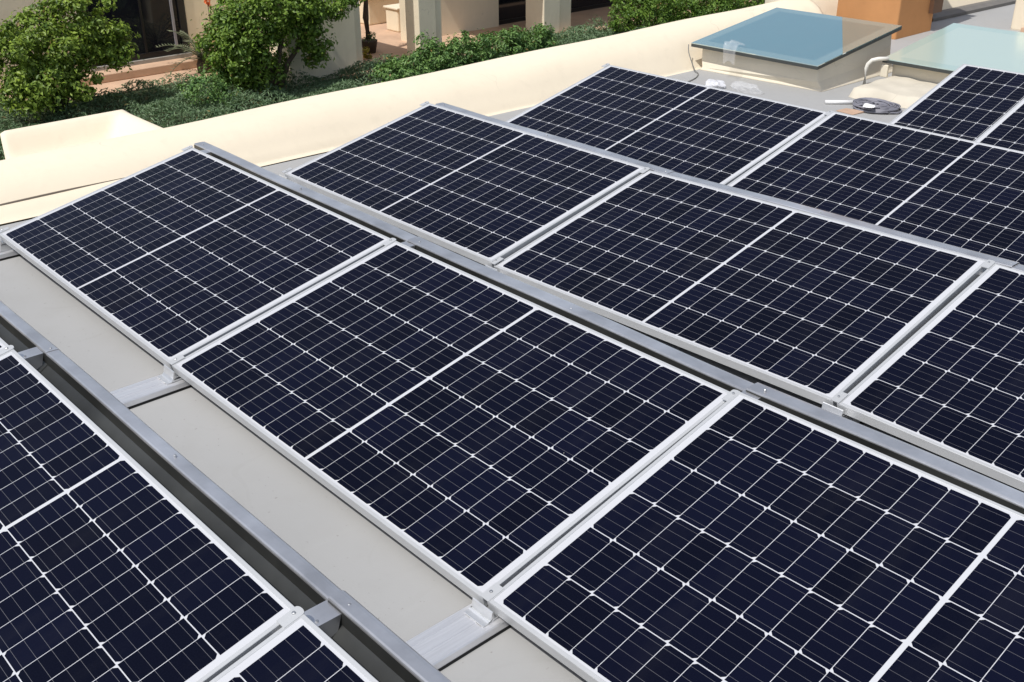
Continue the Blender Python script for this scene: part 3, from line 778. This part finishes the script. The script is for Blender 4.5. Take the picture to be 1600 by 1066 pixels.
# undergrowth shrubs
b = X(318, 165, -9.3); b = (b[0], b[1], ZG-.05)
plant('shrub', b, [E(318, 138, 34, 26, 22, -9.5, .3), E(350, 150, 26, 20, 12, -9.4, .3)], .11, 50, .05, M_LEAF3, 'small fresh green shrub in the ground cover below the leafy tree', 'shrub', 'garden shrubs')
lab = ['lowest shrub at the left end of the row behind the parapet', 'second shrub from the left in the row behind the parapet', 'middle shrub of the row behind the parapet, below the first pillar gap', 'fourth shrub from the left in the row behind the parapet', 'shrub at the right end of the row, at the foot of the second pillar']
spec = [(625, 112, 32, 22, -8.7), (672, 92, 36, 32, -8.75), (728, 82, 38, 32, -8.75), (782, 74, 34, 32, -8.75), (832, 66, 30, 24, -8.75)]
for i, (x, y, rx, ry, u) in enumerate(spec):
    b = X(x, y+ry, u); b = (b[0], b[1], ZG-.05)
    plant('shrub', b, [E(x, y, rx, ry, 44, u, .36), E(x-6, y+24, rx*1.1, ry, 34, u, .36)], .11, 60, .064, M_LEAF3, lab[i], 'shrub', 'garden shrubs', aspect=.36)
lab = ['hedge bush at the left end of the hedge beyond the parapet', 'middle hedge bush of the hedge beyond the parapet', 'hedge bush at the right end, left of the blue skylight']
for i, (x, y, rx, ry) in enumerate([(1010, 14, 55, 34), (1095, 0, 62, 32), (1190, -10, 70, 26)]):
    b = X(x, y+ry, -9.3); b = (b[0], b[1], ZG-.05)
    plant('hedge_bush', b, [E(x, y, rx, ry, 90, -9.3, .5), E(x, y+30, rx, ry, 50, -9.2, .5)], .15, 70, .058, M_LEAF4, lab[i], 'hedge', 'hedge bushes')
# cycad by the door
b = X(318, 104, -11.9); b = Vector((b[0], b[1], ZG))
t = empty('cycad', b); tag(t, 'spiky grey green cycad with arching fronds beside the glazed door', 'palm plant')
mbs = []
for k in range(22):
    az = k*2.399; el = .35+.9*random.random(); L = random.uniform(.65, .9)
    d = Vector((math.cos(az), math.sin(az), 0)); pts = []
    for s_ in np.linspace(0, 1, 8):
        pts.append(Vector((0, 0, .18))+d*L*s_*math.cos(el)*1.1+Vector((0, 0, L*(math.sin(el)*s_*1.25-.55*s_*s_))))
    mb = MB(); mb.tube(pts, [.010, .009, .008, .007, .006, .005, .004, .002], 5)
    for q in range(1, 8):
        for sd in (-1, 1):
            side = d.cross(Vector((0, 0, 1)))*sd; p = pts[q]
            for hh in (0, .5):
                pp = p.lerp(pts[q-1], hh); tipv = pp+side*.13*(1-.5*q/8)+d*.07+Vector((0, 0, .02))
                mb.add([pp, pp+d*.034, tipv], [(0, 1, 2)])
    mb.build('frond', M_FROND, t)
mb = MB(); mb.tube([(0, 0, -.06), (0, 0, .1), (0, 0, .2)], [.10, .11, .07], 10); mb.build('trunk', M_BARK, t, smooth=True)
# red flower on a stalk
b = Vector(X(327, 60, -12.2)); b.z = ZG
top = Vector(X(324, 3, -12.2))
t = empty('flowering_plant', b); tag(t, 'tall thin stalk with a red orange flower beside the leafy tree', 'flower')
mb = MB(); mb.tube([Vector((0, 0, 0)), (top-b)*.5+Vector((.02, .02, 0)), top-b], .007, 6); mb.build('stalk', M_BARK, t)
P = np.array([(0., 0., 0.)]*26)+RNG.normal(size=(26, 3))*.035+np.array(top-b)
leaf_mesh('blossom', P, RNG.normal(size=(26, 3)), .06, simple('red_petals', (.70, .16, .05), .6), t, .8)
# slender dark trunk with a leafy tuft in the courtyard gap
b = Vector(X(578, 85, -11.3)); b.z = ZG-.03
t = empty('potted_tree', b); tag(t, 'slender dark tree trunk with a plant pot in the gap between villa wall and pillar', 'tree', 'garden trees')
mb = MB(); mb.tube([Vector((0, 0, .15)), Vector((-.03, -.02, .6)), Vector((.02, .0, 1.2)), Vector((-.05, .02, 2.0))], [.065, .055, .045, .03], 8); mb.build('trunk', M_BARK, t, smooth=True)
P, Nn = clumps([((0, 0, 1.45), (.14, .14, .35), 9), ((0, .02, .3), (.12, .12, .12), 4)], 0, .09, 30)
leaf_mesh('crown', P, Nn, .05, M_LEAF3, t)
mb = MB(); mb.tube([Vector((0, 0, 0)), Vector((0, 0, .2)), Vector((0, 0, .22))], [.11, .15, .15], 14); mb.build('plant_pot', simple('dark_brown_pot', (.05, .035, .025), .6), t, smooth=True)
b = Vector((-13.9, 12.15, ZG+.53))
t = empty('bonsai', b); tag(t, 'small twisted bonsai plant standing on the low courtyard planter', 'plant')
mb = MB(); mb.tube([Vector((0, 0, 0)), Vector((.0, .05, .12)), Vector((0, -.05, .25)), Vector((0, .04, .4)), Vector((0, 0, .6))], [.03, .026, .022, .018, .01], 7); mb.build('trunk', M_BARK, t, smooth=True)
P, Nn = clumps([((0, .08, .18), (.05, .08, .04), 3), ((0, -.08, .32), (.05, .08, .04), 3), ((0, .05, .5), (.08, .12, .10), 5)], 0, .06, 26)
leaf_mesh('crown', P, Nn, .035, M_LEAF3, t)
# small yellow plant at the trunk
b = Vector(X(572, 72, -10.9)); b.z = ZG-.03
P, Nn = clumps([((0, 0, .12), (.07, .06, .10), 5)], 0, .06, 22)
o = leaf_mesh('yellow_plant', P, Nn, .07, leaf_mat('yellow_leaves', (.30, .26, .03), (.45, .36, .06), .2), None, .4); o.location = b; tag(o, 'small yellow leaved plant at the foot of the slender dark trunk', 'plant')

# ground cover over the garden bed
n = 120000
gx = RNG.uniform(-12.2, -6.2, n); gy = RNG.uniform(1.0, 14.5, n)
keep = ~((gx < -11.4) & (gy > 4.2)) & ~((gx < -10.05) & (gy > 7.4)) & ~((gx > -8) & (gy > 10)); gx, gy = gx[keep], gy[keep]
hump = .10+.10*np.sin(gx*2.3+1)*np.sin(gy*1.9)+.06*np.sin(gx*5.1+gy*3.7)+.05*np.sin(gy*7.3-gx*2.2)
P = np.stack([gx, gy, ZG+np.maximum(0, hump)*RNG.uniform(.3, 1.15, len(gx))], 1)
Nn = RNG.normal(size=P.shape)*.65+np.array([.1, -.35, 1.0])
o = leaf_mesh('ground_cover', P, Nn, .075, M_GRASS, None, .16); tag(o, kind='stuff')

# ------------------------------------------------------------------ light
EL, AZ = R_(59), R_(6)
sd = Vector((math.sin(AZ)*math.cos(EL), -math.cos(AZ)*math.cos(EL), math.sin(EL)))
ld = bpy.data.lights.new('sun', 'SUN'); ld.energy = 3.6; ld.angle = R_(.5); ld.color = (1, .965, .91)
lo = bpy.data.objects.new('sun', ld); C.objects.link(lo); lo.rotation_euler = sd.to_track_quat('Z', 'Y').to_euler(); lo.location = (0, 0, 20)
w = bpy.data.worlds.new('World'); S.world = w; w.use_nodes = True
nt = w.node_tree; bg = nt.nodes['Background']
sk = nt.nodes.new('ShaderNodeTexSky'); sk.sky_type = 'NISHITA'; sk.sun_disc = False; sk.sun_elevation = EL; sk.sun_rotation = PI-AZ
sk.air_density = 1.0; sk.dust_density = 1.6; sk.ozone_density = 1.0
hs = nt.nodes.new('ShaderNodeHueSaturation'); hs.inputs['Saturation'].default_value = .62
nt.links.new(sk.outputs[0], hs.inputs['Color']); nt.links.new(hs.outputs[0], bg.inputs[0]); bg.inputs[1].default_value = .13
vs = S.view_settings; vs.view_transform = 'Standard'; vs.look = 'None'; vs.exposure = 0; vs.gamma = 1; vs.use_curve_mapping = False
